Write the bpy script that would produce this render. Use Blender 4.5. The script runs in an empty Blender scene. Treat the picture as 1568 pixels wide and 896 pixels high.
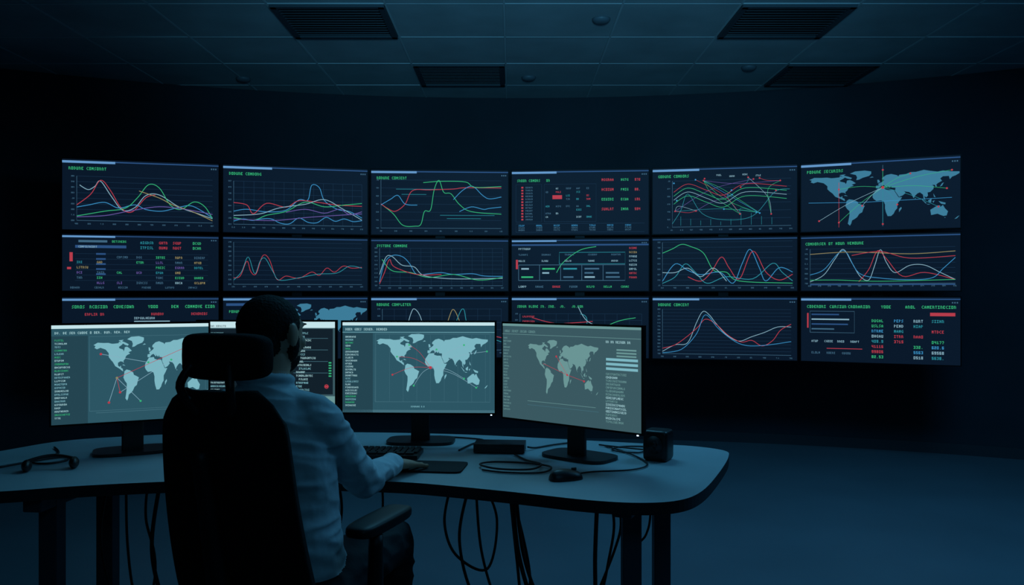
import bpy, math, random
from mathutils import Vector, Matrix, noise
from mathutils.bvhtree import BVHTree
from mathutils.geometry import tessellate_polygon
random.seed(7)
sc = bpy.context.scene
try:
    sc.view_settings.view_transform = 'Standard'
    sc.view_settings.look = 'None'
except Exception: pass

def lin(h, k=1.0):
    h = h.lstrip('#'); o = []
    for i in (0, 2, 4):
        c = int(h[i:i+2], 16)/255
        o.append((c/12.92 if c <= .04045 else ((c+.055)/1.055)**2.4)*k)
    return (*o, 1)

def mat(name, col, rough=.6, metal=0, var=0, scale=20, bump=0, spec=.5, emis=None, es=1.0, sample=True):
    m = bpy.data.materials.new(name); m.use_nodes = True
    nt = m.node_tree; b = nt.nodes['Principled BSDF']
    c = lin(col) if isinstance(col, str) else col
    b.inputs['Base Color'].default_value = c
    b.inputs['Roughness'].default_value = rough
    b.inputs['Metallic'].default_value = metal
    b.inputs['Specular IOR Level'].default_value = spec
    if emis:
        b.inputs['Emission Color'].default_value = lin(emis)
        b.inputs['Emission Strength'].default_value = es
        if not sample:
            try: m.cycles.emission_sampling = 'NONE'
            except Exception: pass
    if var or bump:
        tc = nt.nodes.new('ShaderNodeTexCoord'); n = nt.nodes.new('ShaderNodeTexNoise')
        n.inputs['Scale'].default_value = scale; n.inputs['Detail'].default_value = 5
        nt.links.new(tc.outputs['Object'], n.inputs['Vector'])
        if var:
            r = nt.nodes.new('ShaderNodeValToRGB')
            r.color_ramp.elements[0].position = .3; r.color_ramp.elements[1].position = .7
            r.color_ramp.elements[0].color = tuple(x*(1-var) for x in c[:3])+(1,)
            r.color_ramp.elements[1].color = tuple(min(1, x*(1+var)) for x in c[:3])+(1,)
            nt.links.new(n.outputs['Fac'], r.inputs['Fac']); nt.links.new(r.outputs['Color'], b.inputs['Base Color'])
        if bump:
            bp = nt.nodes.new('ShaderNodeBump'); bp.inputs['Strength'].default_value = bump
            bp.inputs['Distance'].default_value = .01
            nt.links.new(n.outputs['Fac'], bp.inputs['Height']); nt.links.new(bp.outputs['Normal'], b.inputs['Normal'])
    return m

# ---------------------------------------------------------------- mesh builder
def catmull(pts, n=8, closed=False):
    P = [Vector(p) for p in pts]; N = len(P); out = []
    rng = range(N if closed else N-1)
    for i in rng:
        if closed: a, b, c, d = P[(i-1) % N], P[i], P[(i+1) % N], P[(i+2) % N]
        else: a, b, c, d = P[max(i-1, 0)], P[i], P[i+1], P[min(i+2, N-1)]
        for k in range(n):
            t = k/n
            out.append(.5*((2*b)+(c-a)*t+(2*a-5*b+4*c-d)*t*t+(3*b-a-3*c+d)*t**3))
    if not closed: out.append(P[-1])
    return out

class MB:
    def __init__(s): s.v = []; s.f = []; s.m = []
    def add(s, vs, fs, mi=0):
        o = len(s.v); s.v += [tuple(v) for v in vs]
        s.f += [tuple(i+o for i in f) for f in fs]; s.m += [mi]*len(fs)
    def box(s, c, d, mi=0, M=None):
        x, y, z = c; a, b, e = d[0]/2, d[1]/2, d[2]/2
        vs = [Vector((x+i*a, y+j*b, z+k*e)) for i in (-1, 1) for j in (-1, 1) for k in (-1, 1)]
        if M: vs = [M @ v for v in vs]
        s.add(vs, [(0, 1, 3, 2), (4, 6, 7, 5), (0, 4, 5, 1), (2, 3, 7, 6), (0, 2, 6, 4), (1, 5, 7, 3)], mi)
    def rings(s, R, mi=0, cap=True):
        n = len(R[0]); vs = [v for r in R for v in r]; fs = []
        for i in range(len(R)-1):
            for j in range(n):
                k = (j+1) % n
                fs.append((i*n+j, i*n+k, (i+1)*n+k, (i+1)*n+j))
        if cap:
            fs.append(tuple(range(n-1, -1, -1))); fs.append(tuple((len(R)-1)*n+j for j in range(n)))
        s.add(vs, fs, mi)
    def tube(s, pts, rad, seg=12, mi=0, smooth=0, round_ends=False):
        P = catmull(pts, smooth) if smooth else [Vector(p) for p in pts]
        if isinstance(rad, (int, float)): rr = [rad]*len(P)
        else:
            rr = []
            for i in range(len(P)):
                t = i/(len(P)-1)*(len(rad)-1); k = min(int(t), len(rad)-2); rr.append(rad[k]+(rad[k+1]-rad[k])*(t-k))
        if round_ends:
            d0 = (P[0]-P[1]).normalized(); d1 = (P[-1]-P[-2]).normalized(); r0 = rr[0]; r1 = rr[-1]
            A = [(P[0]+d0*r0*math.sin(a), r0*math.cos(a)) for a in (1.45, 1.1, .7, .35)]
            B = [(P[-1]+d1*r1*math.sin(a), r1*math.cos(a)) for a in (.35, .7, 1.1, 1.45)]
            P = [a[0] for a in A]+P+[b[0] for b in B]; rr = [a[1] for a in A]+rr+[b[1] for b in B]
        R = []; prev = None
        for i, p in enumerate(P):
            t = (P[min(i+1, len(P)-1)]-P[max(i-1, 0)]).normalized()
            if prev is None:
                u = t.cross(Vector((0, 0, 1)) if abs(t.z) < .9 else Vector((1, 0, 0))).normalized()
            else:
                u = (prev-t*prev.dot(t)).normalized()
            prev = u; w = t.cross(u)
            R.append([p+(u*math.cos(2*math.pi*j/seg)+w*math.sin(2*math.pi*j/seg))*rr[i] for j in range(seg)])
        s.rings(R, mi)
    def ell(s, c, r, mi=0, M=None, e=1.0, seg=24, rg=14, e2=None):
        e2 = e if e2 is None else e2
        def sp(x, k): return math.copysign(abs(x)**k, x)
        R = []
        for i in range(rg+1):
            a = -math.pi/2+math.pi*i/rg
            a = max(-math.pi/2+.04, min(math.pi/2-.04, a))
            ring = []
            for j in range(seg):
                b = 2*math.pi*j/seg
                v = Vector((c[0]+r[0]*sp(math.cos(a), e2)*sp(math.cos(b), e), c[1]+r[1]*sp(math.cos(a), e2)*sp(math.sin(b), e), c[2]+r[2]*sp(math.sin(a), e2)))
                ring.append(M @ v if M else v)
            R.append(ring)
        s.rings(R, mi)
    def prism(s, outline, z0, z1, mi=0, mi_side=None):
        n = len(outline); vs = [(p[0], p[1], z0) for p in outline]+[(p[0], p[1], z1) for p in outline]
        s.add(vs, [tuple(range(n-1, -1, -1)), tuple(range(n, 2*n))], mi)
        s.add(vs, [(i, (i+1) % n, n+(i+1) % n, n+i) for i in range(n)], mi if mi_side is None else mi_side)
    def obj(s, name, mats, parent=None, smooth=False, bevel=0, world=None, sub=0):
        me = bpy.data.meshes.new(name); me.from_pydata(s.v, [], s.f); me.update()
        for m in (mats if isinstance(mats, (list, tuple)) else [mats]): me.materials.append(m)
        me.polygons.foreach_set('material_index', s.m)
        if smooth: me.polygons.foreach_set('use_smooth', [True]*len(s.f))
        o = bpy.data.objects.new(name, me); sc.collection.objects.link(o)
        if parent: o.parent = parent
        if world: o.matrix_world = world
        if bevel:
            b = o.modifiers.new('bevel', 'BEVEL'); b.width = bevel; b.segments = 3; b.limit_method = 'ANGLE'
        if sub:
            b = o.modifiers.new('sub', 'SUBSURF'); b.levels = sub; b.render_levels = sub
        return o

def empty(name, M=None):
    e = bpy.data.objects.new(name, None); e.empty_display_size = .1
    sc.collection.objects.link(e)
    if M is not None: e.matrix_world = M
    return e
def TR(x, y, z, a=0): return Matrix.Translation((x, y, z)) @ Matrix.Rotation(a, 4, 'Z')

# ---------------------------------------------------------------- room
H = 3.16; RW = 9.0; YB = 7.6
m_wall = mat('wall_paint', '#2b343c', .9, var=.12, scale=1.5, bump=.05, spec=.2)
m_ceil = mat('ceiling_tile', '#9aa5aa', .9, var=.14, scale=2.5, bump=.1)
m_bar = mat('ceiling_grid', '#b2bcc0', .6)
m_slot = mat('ceiling_gap', '#30363c', .8)
m_floor = mat('floor_polished', '#5a6872', .36, var=.1, scale=1.2, spec=.5)
def wy(x): return YB-(RW-math.sqrt(RW*RW-x*x))
XS = [-5+10*i/48 for i in range(49)]
arc = [(x, wy(x)) for x in XS]
mb = MB()
outer = [(x, wy(x)+.15) for x in XS]
mb.prism(arc+outer[::-1], 0, H); wb = mb.obj('wall_back', m_wall)
ye = wy(5)
for nm, x in (('wall_left', -5.075), ('wall_right', 5.075)):
    mb = MB(); mb.box((x, (ye+.2-2.5)/2, H/2), (.15, ye+.2+2.5, H)); mb.obj(nm, m_wall)
mb = MB(); mb.box((0, -2.575, H/2), (10.3, .15, H)); mb.obj('wall_front', m_wall)
mb = MB(); mb.box((0, 2.6, -.05), (10.3, 10.5, .1)); mb.obj('floor', m_floor)
mb = MB(); mb.box((0, 2.6, H+.06), (10.3, 10.5, .08), 2)
TX, TY = .745, .67; x0 = -1.54-5*TX; y0 = 5.12-11*TY
vents = {(5, 11), (6, 13), (10, 13), (9, 11)}
for i in range(-1, 15):
    for j in range(-1, 16):
        xa, ya = x0+i*TX, y0+j*TY
        if (i, j) in vents: continue
        if xa > 5.1 or xa+TX < -5.1 or ya > 7.8: continue
        dz = random.uniform(0, .004)
        mb.box((xa+TX/2, ya+TY/2, H+.012+dz), (TX-.016, TY-.016, .024), 0)
for i in range(-1, 15): mb.box((x0+i*TX, 2.6, H+.004), (.014, 10.4, .012), 1)
for j in range(-1, 17): mb.box((0, y0+j*TY, H+.0045), (10.2, .014, .012), 1)
mb.obj('ceiling', [m_ceil, m_bar, m_slot])
m_vent = mat('vent_metal', '#39434b', .6, .2)
for (i, j) in sorted(vents):
    cx, cy = x0+(i+.5)*TX, y0+(j+.5)*TY; mb = MB()
    for sx in (-1, 1): mb.box((sx*(TX/2-.03), 0, 0), (.04, TY-.03, .03))
    for sy in (-1, 1): mb.box((0, sy*(TY/2-.03), 0), (TX-.03, .04, .03))
    for k in range(12):
        M = Matrix.Translation((0, -TY/2+.07+k*(TY-.14)/11, .0)) @ Matrix.Rotation(.35, 4, 'X')
        mb.box((0, 0, 0), (TX-.08, .045, .004), 0, M)
    mb.box((0, 0, .016), (TX-.03, TY-.03, .004))
    mb.obj('ceiling_vent', m_vent, world=Matrix.Translation((cx, cy, H-.002)))
m_det = mat('detector_plastic', '#59646c', .5)
for x, y in ((.14, 6.86), (-2.27, 6.9), (.59, 5.4), (1.9, 6.55)):
    mb = MB()
    R = []
    for r, z in ((.06, 0), (.06, -.01), (.05, -.022), (.03, -.03), (.005, -.032)):
        R.append([(r*math.cos(a*math.pi/12), r*math.sin(a*math.pi/12), z) for a in range(24)])
    mb.rings(R); mb.obj('smoke_detector', m_det, smooth=True, world=Matrix.Translation((x, y, H+.001)))
mb = MB()
ins = [(x, wy(x)-.012) for x in XS]
mb.prism(ins+arc[::-1], 0, .09); mb.obj('baseboard_back', mat('baseboard_paint', '#262e36', .7))

# ---------------------------------------------------------------- screen graphics
PAL = [('bezel', '#08090c', None, 0), ('bg', '#010203', '#0a1829', 1.0), ('panel', '#020304', '#0f2136', 1.0), ('grid', '#000000', '#19324a', 1.0),
 ('blue', '#000000', '#3a8fc4', 1.0), ('red', '#000000', '#b53c4b', 1.0), ('green', '#000000', '#35b277', 1.0), ('white', '#000000', '#86afc0', 1.0),
 ('bar', '#000000', '#2b5080', 1.0), ('barhi', '#000000', '#6396c8', 1.0), ('land', '#000000', '#3c7b98', 1.0), ('purple', '#000000', '#6756a0', 1.0),
 ('yellow', '#000000', '#958a5e', 1.0), ('dim', '#000000', '#3f6680', 1.0),
 ('mbg', '#020304', '#2c5563', 1.0), ('mpanel', '#020304', '#244450', 1.0), ('mland', '#000000', '#7cb6c2', 1.0), ('mtext', '#000000', '#a2cdd3', 1.0),
 ('mhead', '#000000', '#c4e4ea', 1.0), ('mgrid', '#000000', '#426c7a', 1.0), ('mdark', '#020304', '#12202a', 1.0), ('mgrey', '#020304', '#3a5860', 1.0),
 ('mland2', '#000000', '#6a9595', 1.0), ('teal', '#000000', '#2b8c9c', 1.0)]
PI = {p[0]: i for i, p in enumerate(PAL)}
PM = [mat('screen_'+n, b, .5, emis=e, es=s, spec=.12, sample=n in ('bg', 'mbg', 'mgrey', 'mpanel', 'mhead', 'mland')) for n, b, e, s in PAL]

FONT = dict(A='25755', B='65656', C='34443', D='65556', E='74647', F='74644', G='34553', H='55755', I='72227', J='11152', K='55655', L='44447', M='57755', N='65555',
 O='75557', P='65644', Q='75571', R='65655', S='34216', T='72222', U='55557', V='55552', W='55775', X='55255', Y='55222', Z='71247')
FONT.update({'0': '75557', '1': '26227', '2': '71747', '3': '71317', '4': '55711', '5': '74717', '6': '74757', '7': '71122', '8': '75757', '9': '75717', '.': '00002', ':': '02020', '-': '00700', '/': '11244', '%': '51245', '|': '22222'})

LAND = [
 [(-168, 66), (-156, 71), (-140, 70), (-125, 70), (-115, 68), (-108, 68), (-95, 69), (-94, 72), (-86, 70), (-82, 68), (-86, 65), (-94, 61), (-93, 58), (-82, 55), (-80, 51), (-78, 55), (-77, 60), (-70, 61), (-64, 58), (-60, 55), (-56, 52), (-66, 49), (-61, 46), (-70, 43), (-74, 40), (-76, 35), (-81, 31), (-80, 26), (-83, 29), (-90, 30), (-97, 27), (-97, 21), (-92, 18), (-88, 21), (-88, 16), (-83, 14), (-82, 9), (-78, 8), (-84, 9), (-92, 14), (-105, 20), (-112, 29), (-117, 33), (-124, 40), (-124, 48), (-133, 56), (-148, 60), (-158, 57), (-165, 60), (-162, 64)],
 [(-55, 60), (-48, 61), (-40, 65), (-25, 69), (-20, 74), (-20, 80), (-35, 83), (-58, 82), (-70, 77), (-56, 73), (-53, 67)],
 [(-85, 73), (-75, 70), (-65, 66), (-68, 63), (-76, 65), (-88, 71), (-95, 75), (-80, 76)],
 [(-78, 8), (-72, 12), (-62, 10), (-52, 5), (-50, 0), (-42, -3), (-35, -6), (-39, -15), (-41, -22), (-48, -26), (-53, -34), (-58, -38), (-65, -42), (-67, -50), (-70, -55), (-75, -50), (-73, -40), (-71, -28), (-71, -18), (-77, -12), (-81, -5), (-79, 1)],
 [(-17, 15), (-16, 23), (-9, 31), (-5, 36), (10, 37), (12, 33), (20, 31), (32, 31), (36, 24), (43, 12), (51, 12), (46, 4), (40, -4), (40, -15), (35, -21), (32, -28), (26, -34), (18, -34), (14, -24), (12, -15), (12, -5), (9, 3), (3, 6), (-8, 5), (-14, 10)],
 [(44, -25), (50, -16), (49, -12), (44, -17)],
 [(-9, 37), (-9, 43), (-2, 44), (-4, 48), (3, 51), (8, 54), (10, 57), (5, 59), (6, 63), (15, 69), (26, 71), (40, 67), (42, 64), (45, 68), (60, 69), (70, 73), (82, 73), (100, 77), (113, 74), (130, 71), (142, 73), (160, 70), (178, 69), (178, 65), (170, 60), (162, 57), (157, 51), (155, 59), (142, 59), (136, 54), (140, 48), (131, 43), (127, 39), (129, 35), (126, 34), (124, 39), (118, 39), (122, 36), (121, 29), (114, 22), (108, 21), (109, 13), (105, 9), (101, 13), (103, 2), (99, 8), (98, 16), (91, 22), (86, 20), (80, 14), (77, 8), (72, 19), (67, 24), (57, 26), (52, 28), (48, 30), (56, 26), (59, 22), (52, 16), (44, 13), (35, 28), (36, 36), (27, 37), (26, 41), (23, 37), (18, 41), (13, 45), (18, 40), (16, 38), (9, 44), (3, 42), (-2, 37)],
 [(114, -22), (122, -17), (130, -12), (136, -12), (136, -16), (142, -11), (146, -19), (153, -27), (150, -37), (143, -38), (136, -35), (130, -32), (116, -35)],
 [(-5, 50), (1, 52), (-2, 58), (-6, 58)], [(-24, 64), (-14, 65), (-18, 67)], [(130, 32), (140, 36), (144, 44), (140, 42), (135, 34)],
 [(95, 5), (106, -5), (104, -6), (97, 2)], [(109, 1), (117, 6), (116, -4), (111, -3)], [(105, -7), (115, -8), (110, -9)], [(132, -1), (148, -6), (147, -10), (138, -8)],
 [(119, -1), (124, 1), (121, -5)], [(121, 18), (126, 8), (122, 10)], [(167, -46), (174, -40), (178, -38), (172, -45)], [(145, -41), (148, -42), (146, -43)], [(-85, 22), (-75, 20), (-80, 23)], [(80, 9), (82, 7), (80, 6)]]

class Scr(MB):
    """flat display: local X right, Z up, -Y towards viewer; u,v in 0..1"""
    def __init__(s, w, h, lw=.0052, th=.0205, depth=.05, bez=.008, bg='bg'):
        super().__init__(); s.w = w; s.h = h; s.lw = lw; s.th = th; s.lay = 1
        s.yf = -depth/2
        s.box((0, 0, 0), (w, depth, h), 0)
        s.iw = w-2*bez; s.ih = h-2*bez
        s.rect(0, 0, 1, 1, bg, 1)
    def pt(s, u, v, L): return ((u-.5)*s.iw, s.yf-.0005*L, (v-.5)*s.ih)
    def rect(s, u0, v0, u1, v1, c, L=2):
        s.add([s.pt(u0, v0, L), s.pt(u1, v0, L), s.pt(u1, v1, L), s.pt(u0, v1, L)], [(0, 1, 2, 3)], PI[c])
    def line(s, pts, c, k=1.0, L=4, sm=0):
        if sm: pts = [(p.x, p.y) for p in catmull([(a, b, 0) for a, b in pts], sm)]
        P = [Vector(((u-.5)*s.iw, (v-.5)*s.ih)) for u, v in pts]; vs = []; hw = s.lw*k/2
        for i, p in enumerate(P):
            d = (P[min(i+1, len(P)-1)]-P[max(i-1, 0)])
            if d.length < 1e-9: d = Vector((1, 0))
            d.normalize(); n = Vector((-d.y, d.x))*hw
            vs += [(p.x-n.x, s.yf-.0005*L, p.y-n.y), (p.x+n.x, s.yf-.0005*L, p.y+n.y)]
        s.add(vs, [(2*i, 2*i+2, 2*i+3, 2*i+1) for i in range(len(P)-1)], PI[c])
    def box_o(s, u0, v0, u1, v1, c, k=.5): s.line([(u0, v0), (u1, v0), (u1, v1), (u0, v1), (u0, v0)], c, k, 3)
    def dot(s, u, v, c, k=1.6, L=6):
        r = s.lw*k; x, y, z = s.pt(u, v, L)
        s.add([(x+r*math.cos(a*math.pi/4), y, z+r*math.sin(a*math.pi/4)) for a in range(8)], [tuple(range(8))], PI[c])
    def text(s, u, v, t, c, k=1.0, L=5):
        hh = s.th*k; px = hh/5; x, y, z = s.pt(u, v, L); g_ = px*.82
        for ch in t.upper():
            g = FONT.get(ch)
            if g:
                for r, o in enumerate(g):
                    o = int(o); zz = z+hh-(r+1)*px; j = 0
                    while j < 3:
                        if o >> (2-j) & 1:
                            e = j
                            while e < 3 and o >> (2-e) & 1: e += 1
                            x1 = x+(e-1)*px+g_
                            s.add([(x+j*px, y, zz), (x1, y, zz), (x1, y, zz+px), (x+j*px, y, zz+px)], [(0, 1, 2, 3)], PI[c]); j = e
                        else: j += 1
            x += px*4
    def word(s, n, digits=False):
        return ''.join(random.choice('0123456789.' if digits else 'AEIOURSTNLDMCPGH') for _ in range(n))
    def map(s, u0, v0, u1, v1, c, L=3):
        for poly in LAND:
            P = [Vector((u0+(lo+170)/350*(u1-u0), v0+(la+57)/141*(v1-v0), 0)) for lo, la in poly]
            tr = tessellate_polygon([P]); vs = [s.pt(p.x, p.y, L) for p in P]
            s.add(vs, [tuple(t) for t in tr], PI[c])
    def header(s, title=None, c='green'):
        s.rect(0, .962, 1, .978, 'bar', 2); s.rect(0, .945, .33, .978, 'barhi', 3)
        for i in range(3): s.rect(.95+i*.014, .91, .958+i*.014, .93, 'dim', 3)
        if title: s.text(.04, .85, title, c, 1.1)
    def chart(s, u0, v0, u1, v1, series, nx=10, ny=6, gx=True, k=1.0, gc='grid', lab='dim'):
        for i in range(ny+1):
            v = v0+(v1-v0)*i/ny; s.line([(u0, v), (u1, v)], gc, .5, 2); s.text(u0-.035, v-.01, s.word(3, True), lab, .5)
        for i in range(nx+1):
            u = u0+(u1-u0)*i/nx
            if gx: s.line([(u, v0), (u, v1)], gc, .45, 2)
            s.text(u-.012, v0-.055, s.word(3, True), lab, .5)
        s.line([(u0, v1), (u0, v0), (u1, v0)], lab, .6, 3)
        for j, (c, pts) in enumerate(series):
            s.line([(u0+(u1-u0)*a, v0+(v1-v0)*b) for a, b in pts], c, k, 4+j*.3, sm=6)

def wob(n, lo, hi, seed):
    r = random.Random(seed); return [(i/n, r.uniform(lo, hi)) for i in range(n+1)]

def s00(s):
    s.header('RODUNE COMSONNT')
    s.chart(.09, .13, .96, .76, [
     ('white', [(.02, .8), (.08, .7), (.13, .78), (.17, .9), (.25, .55), (.33, .25), (.42, .32), (.5, .6), (.6, .62), (.75, .35), (.9, .2), (1, .1)]),
     ('red', [(0, .35), (.1, .6), (.17, .92), (.24, .7), (.32, .3), (.4, .22), (.5, .55), (.57, .62)]),
     ('blue', [(0, .3), (.08, .35), (.2, .42), (.3, .3), (.42, .38), (.5, .28), (.62, .25), (.75, .35), (.85, .38), (1, .12)]),
     ('green', [(0, .1), (.2, .22), (.35, .3), (.44, .55), (.52, .85), (.6, .78), (.68, .4), (.76, .3), (.86, .48), (.94, .38), (1, .1)]),
     ('yellow', [(.45, .7), (.6, .55), (.7, .4), (.85, .25), (1, .05)]), ('purple', [(0, .08), (.2, .12), (.4, .25), (.6, .35), (.8, .3), (1, .2)])], 11, 8, False)
def s01(s):
    s.header('DODUNE COMDONG')
    s.chart(.07, .12, .96, .76, [
     ('blue', [(0, .3), (.1, .35), (.25, .3), (.4, .35), (.5, .6), (.57, .6), (.6, .95), (.66, .9), (.7, .6), (.8, .4), (.9, .35), (1, .2)]),
     ('red', [(0, .5), (.1, .45), (.15, .25), (.25, .5), (.4, .42), (.5, .58), (.65, .55), (.8, .5), (1, .48)]),
     ('green', [(0, .15), (.15, .1), (.25, .22), (.4, .32), (.55, .55), (.7, .45), (.85, .5), (1, .55)]),
     ('white', [(0, .2), (.2, .25), (.35, .4), (.55, .5), (.7, .62), (.85, .4), (1, .15)]),
     ('purple', [(.4, .3), (.55, .38), (.7, .3), (.82, .4), (.9, .28), (1, .35)]), ('blue', wob(14, .03, .2, 3)), ('purple', [(0, .12), (.3, .1), (.6, .2), (1, .3)])], 13, 7)
def s02(s):
    s.header('RODUNE COMSENT')
    s.chart(.07, .1, .95, .84, [
     ('green', [(0, .5), (.1, .3), (.18, .06), (.28, .04), (.33, .08), (.36, .35), (.41, .38), (.44, .8), (.48, 1), (.52, .75), (.58, .72), (.65, .5), (.75, .35), (1, .3)]),
     ('red', [(0, .5), (.06, .4), (.12, .35), (.2, .5), (.26, .78), (.4, .8), (.6, .82), (.7, .85), (1, .85)]),
     ('blue', [(0, .48), (.08, .6), (.14, .68), (.2, .5), (.3, .48)]), ('blue', [(.6, .6), (.68, .8), (.76, .88), (.84, .7), (.9, .62), (1, .66)]),
     ('blue', [(.65, .35), (.75, .45), (.85, .4), (.9, .42), (1, .45)]), ('green', [(.35, .95), (.5, .98), (.7, .97), (.78, .86), (1, .88)])], 8, 6, False)
    for v, a, b in ((.62, .22, .4), (.7, .18, .5), (.3, .5, .9), (.25, .55, .8)): s.line([(a, v), (b, v)], 'teal', .6)
def s03(s):
    s.header(); s.text(.04, .82, 'SNOON COMORS   ON', 'green', 1); 
    for k in range(4): s.text(.66, .82-k*.15, s.word(6), 'red' if k != 2 else 'green', 1.05); s.text(.8, .82-k*.15, s.word(4), 'green'); s.text(.9, .82-k*.15, s.word(3, True), 'red')
    for k in range(12): s.rect(.07, .72-k*.045, .085, .745-k*.045, 'red', 3); s.text(.1, .72-k*.045, s.word(6), 'dim', .65)
    for a in range(5):
        for k in range(9):
            if random.random() < .6: s.text(.25+a*.075, .7-k*.055, s.word(random.randint(2, 4)), random.choice(['dim', 'white', 'red', 'green', 'teal', 'dim']), .7)
    s.rect(.3, .55, .37, .61, 'red', 3)
    s.box_o(.03, .04, .97, .17, 'grid')
    for a in range(7):
        for k in range(3): s.text(.05+a*.13, .13-k*.035, s.word(5), 'blue' if k == 0 else 'dim', .65)
    s.box_o(.03, .2, .22, .78, 'grid'); s.box_o(.24, .2, .62, .78, 'grid')
def s04(s):
    s.header('GODUNE COMBORS'); r = random.Random(5)
    s.chart(.14, .1, .96, .8, [], 12, 6, False)
    pts = [(r.uniform(.15, .9), r.uniform(.2, .85)) for _ in range(20)]
    for i in range(18):
        a, b = r.choice(pts), r.choice(pts); m = ((a[0]+b[0])/2+r.uniform(-.06, .06), (a[1]+b[1])/2+r.uniform(-.05, .12))
        s.line([a, m, b], r.choice(['green', 'green', 'teal', 'blue', 'purple', 'red', 'white']), .45, 4, 6)
    for i in range(4):
        y = .45+.06*i; s.line([(.15, y), (.25, y+.12), (.38, y+.02), (.5, y-.06), (.65, y+.1), (.93, y+.05)], ['green', 'white', 'green', 'red'][i], .7, 5, 8)
    s.line([(.14, .15), (.2, .35), (.25, .6), (.35, .3), (.5, .2), (.7, .25), (.85, .6), (.95, .64)], 'teal', .6, 5, 6)
    for p in pts: s.dot(*p, r.choice(['red', 'blue', 'red']), 1.3)
    for i in range(10): s.line([(.2+i*.07, .12), (.2+i*.07, r.uniform(.15, .3))], 'teal', .4)
    for i in range(4): s.text(.45+i*.09, .86-.02*(i % 2), s.word(4), 'white', .65)
def s05(s):
    s.header('PODUNE SECURINS'); s.map(.05, .06, 1, .86, 'land')
    hub = (.53, .6)
    for p in ((.12, .15), (.25, .6), (.25, .12), (.4, .35), (.7, .78), (.92, .55), (.87, .3), (.53, .85), (.53, .08), (.62, .35), (.95, .8)):
        s.line([hub, ((hub[0]+p[0])/2, (hub[1]+p[1])/2+.03), p], random.choice(['green', 'teal', 'white', 'green', 'red']), .5, 5, 6); s.dot(*p, 'red', 1.4)
    s.line([(.05, .42), (.4, .4), (.95, .42)], 'blue', .6); s.line([(.25, .05), (.25, .7)], 'red', .5); s.line([(.53, .05), (.53, .92)], 'dim', .6)
    s.dot(*hub, 'red', 2.2)
def s10(s):
    s.header(); s.rect(.1, .86, .28, .9, 'dim', 3); s.text(.31, .86, s.word(8), 'green', .8)
    s.rect(.08, .76, .4, .81, 'bar', 3); s.text(.1, .765, 'COMPOSNEONT', 'white', .75)
    for k in range(2):
        for a, c in ((.49, 'teal'), (.61, 'red'), (.7, 'red'), (.83, 'green')): s.text(a, .84-k*.09, s.word(6 if a < .6 else 4), c, 1.0)
    s.rect(.045, .52, .065, .68, 'red', 3); s.rect(.03, .38, .055, .42, 'red', 3)
    for k in range(6):
        s.rect(.08, .655-k*.095, .93, .66-k*.095, 'grid', 2)
        for a in range(7):
            if random.random() < .75: s.text(.09+a*.125, .58-k*.092, s.word(random.randint(3, 6)), random.choice(['dim', 'dim', 'white', 'teal', 'green', 'red', 'yellow', 'purple']), .85)
    for k in range(5): s.rect(.21, .64-k*.09, .27, .67-k*.09, 'bar', 3)
    for a in range(6): s.text(.05+a*.15, .04, s.word(6), 'dim', .7)
def s11(s):
    s.rect(0, .965, 1, .98, 'bar', 2)
    s.chart(.07, .12, .96, .9, [('red', [(0, .15), (.05, .2), (.1, .55), (.13, .3), (.17, .25), (.22, .68), (.27, .6), (.33, .12), (.4, .2), (.5, .15), (.6, .3), (.66, .22), (.72, .4), (.78, .3), (.85, .45), (.92, .4), (1, .42)]),
      ('teal', [(0, .1), (.06, .3), (.11, .65), (.16, .25), (.2, .55), (.24, .62), (.3, .3), (.35, .1), (.5, .16), (.65, .25), (.8, .28), (.9, .45), (1, .4)])], 12, 9, False, .85)
def s12(s):
    s.rect(0, .955, 1, .975, 'bar', 2); s.text(.04, .84, 'SYSTORE COMMORE', 'green', 1.05)
    s.chart(.06, .1, .96, .82, [('blue', [(0, .1), (.04, .6), (.1, .8), (.18, .78), (.24, .6), (.3, .3), (.4, .32), (.5, .35), (.6, .3), (.75, .32), (.85, .26), (1, .25)]),
      ('white', [(0, .3), (.05, .75), (.1, .78), (.18, .55), (.28, .5), (.35, .28), (.5, .2), (.7, .18), (1, .2)]), ('green', [(.02, .7), (.1, .4), (.25, .35), (.4, .22), (.6, .3), (.8, .15), (1, .22)]),
      ('red', [(0, .05), (.04, .35), (.08, .7), (.12, .5), (.3, .3), (.5, .3)])], 12, 9)
def s13(s):
    s.header(); s.rect(.0, .87, 1, .9, 'bar', 2); s.text(.05, .79, s.word(8), 'white', .8); s.line([(.33, .35), (.38, .55), (.5, .78), (.62, .85)], 'green', 1, 5, 8)
    s.box_o(.05, .2, .83, .5, 'dim', .9)
    for i in range(5): s.line([(.05+i*.155, .2), (.05+i*.155, .5)], 'dim', .8)
    for r in range(3):
        for i in range(5):
            if random.random() < .8: s.rect(.07+i*.155, .25+r*.08, .07+i*.155+random.uniform(.05, .11), .28+r*.08, random.choice(['green', 'dim', 'teal', 'white']), 4)
    for k in range(8): s.text(.86, .8-k*.08, s.word(5), random.choice(['yellow', 'white', 'red', 'purple']), .8)
    for k in range(5): s.text(.05+k*.17, .68, s.word(7), 'dim', .7); s.text(.05+k*.17, .56, s.word(5), 'white', .7)
    s.rect(.03, .42, .045, .6, 'red', 3)
    for k in range(7): s.text(.05+k*.125, .06, s.word(5), random.choice(['white', 'red', 'dim', 'green']), .85)
    s.box_o(.35, .52, .83, .74, 'teal', .7)
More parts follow.
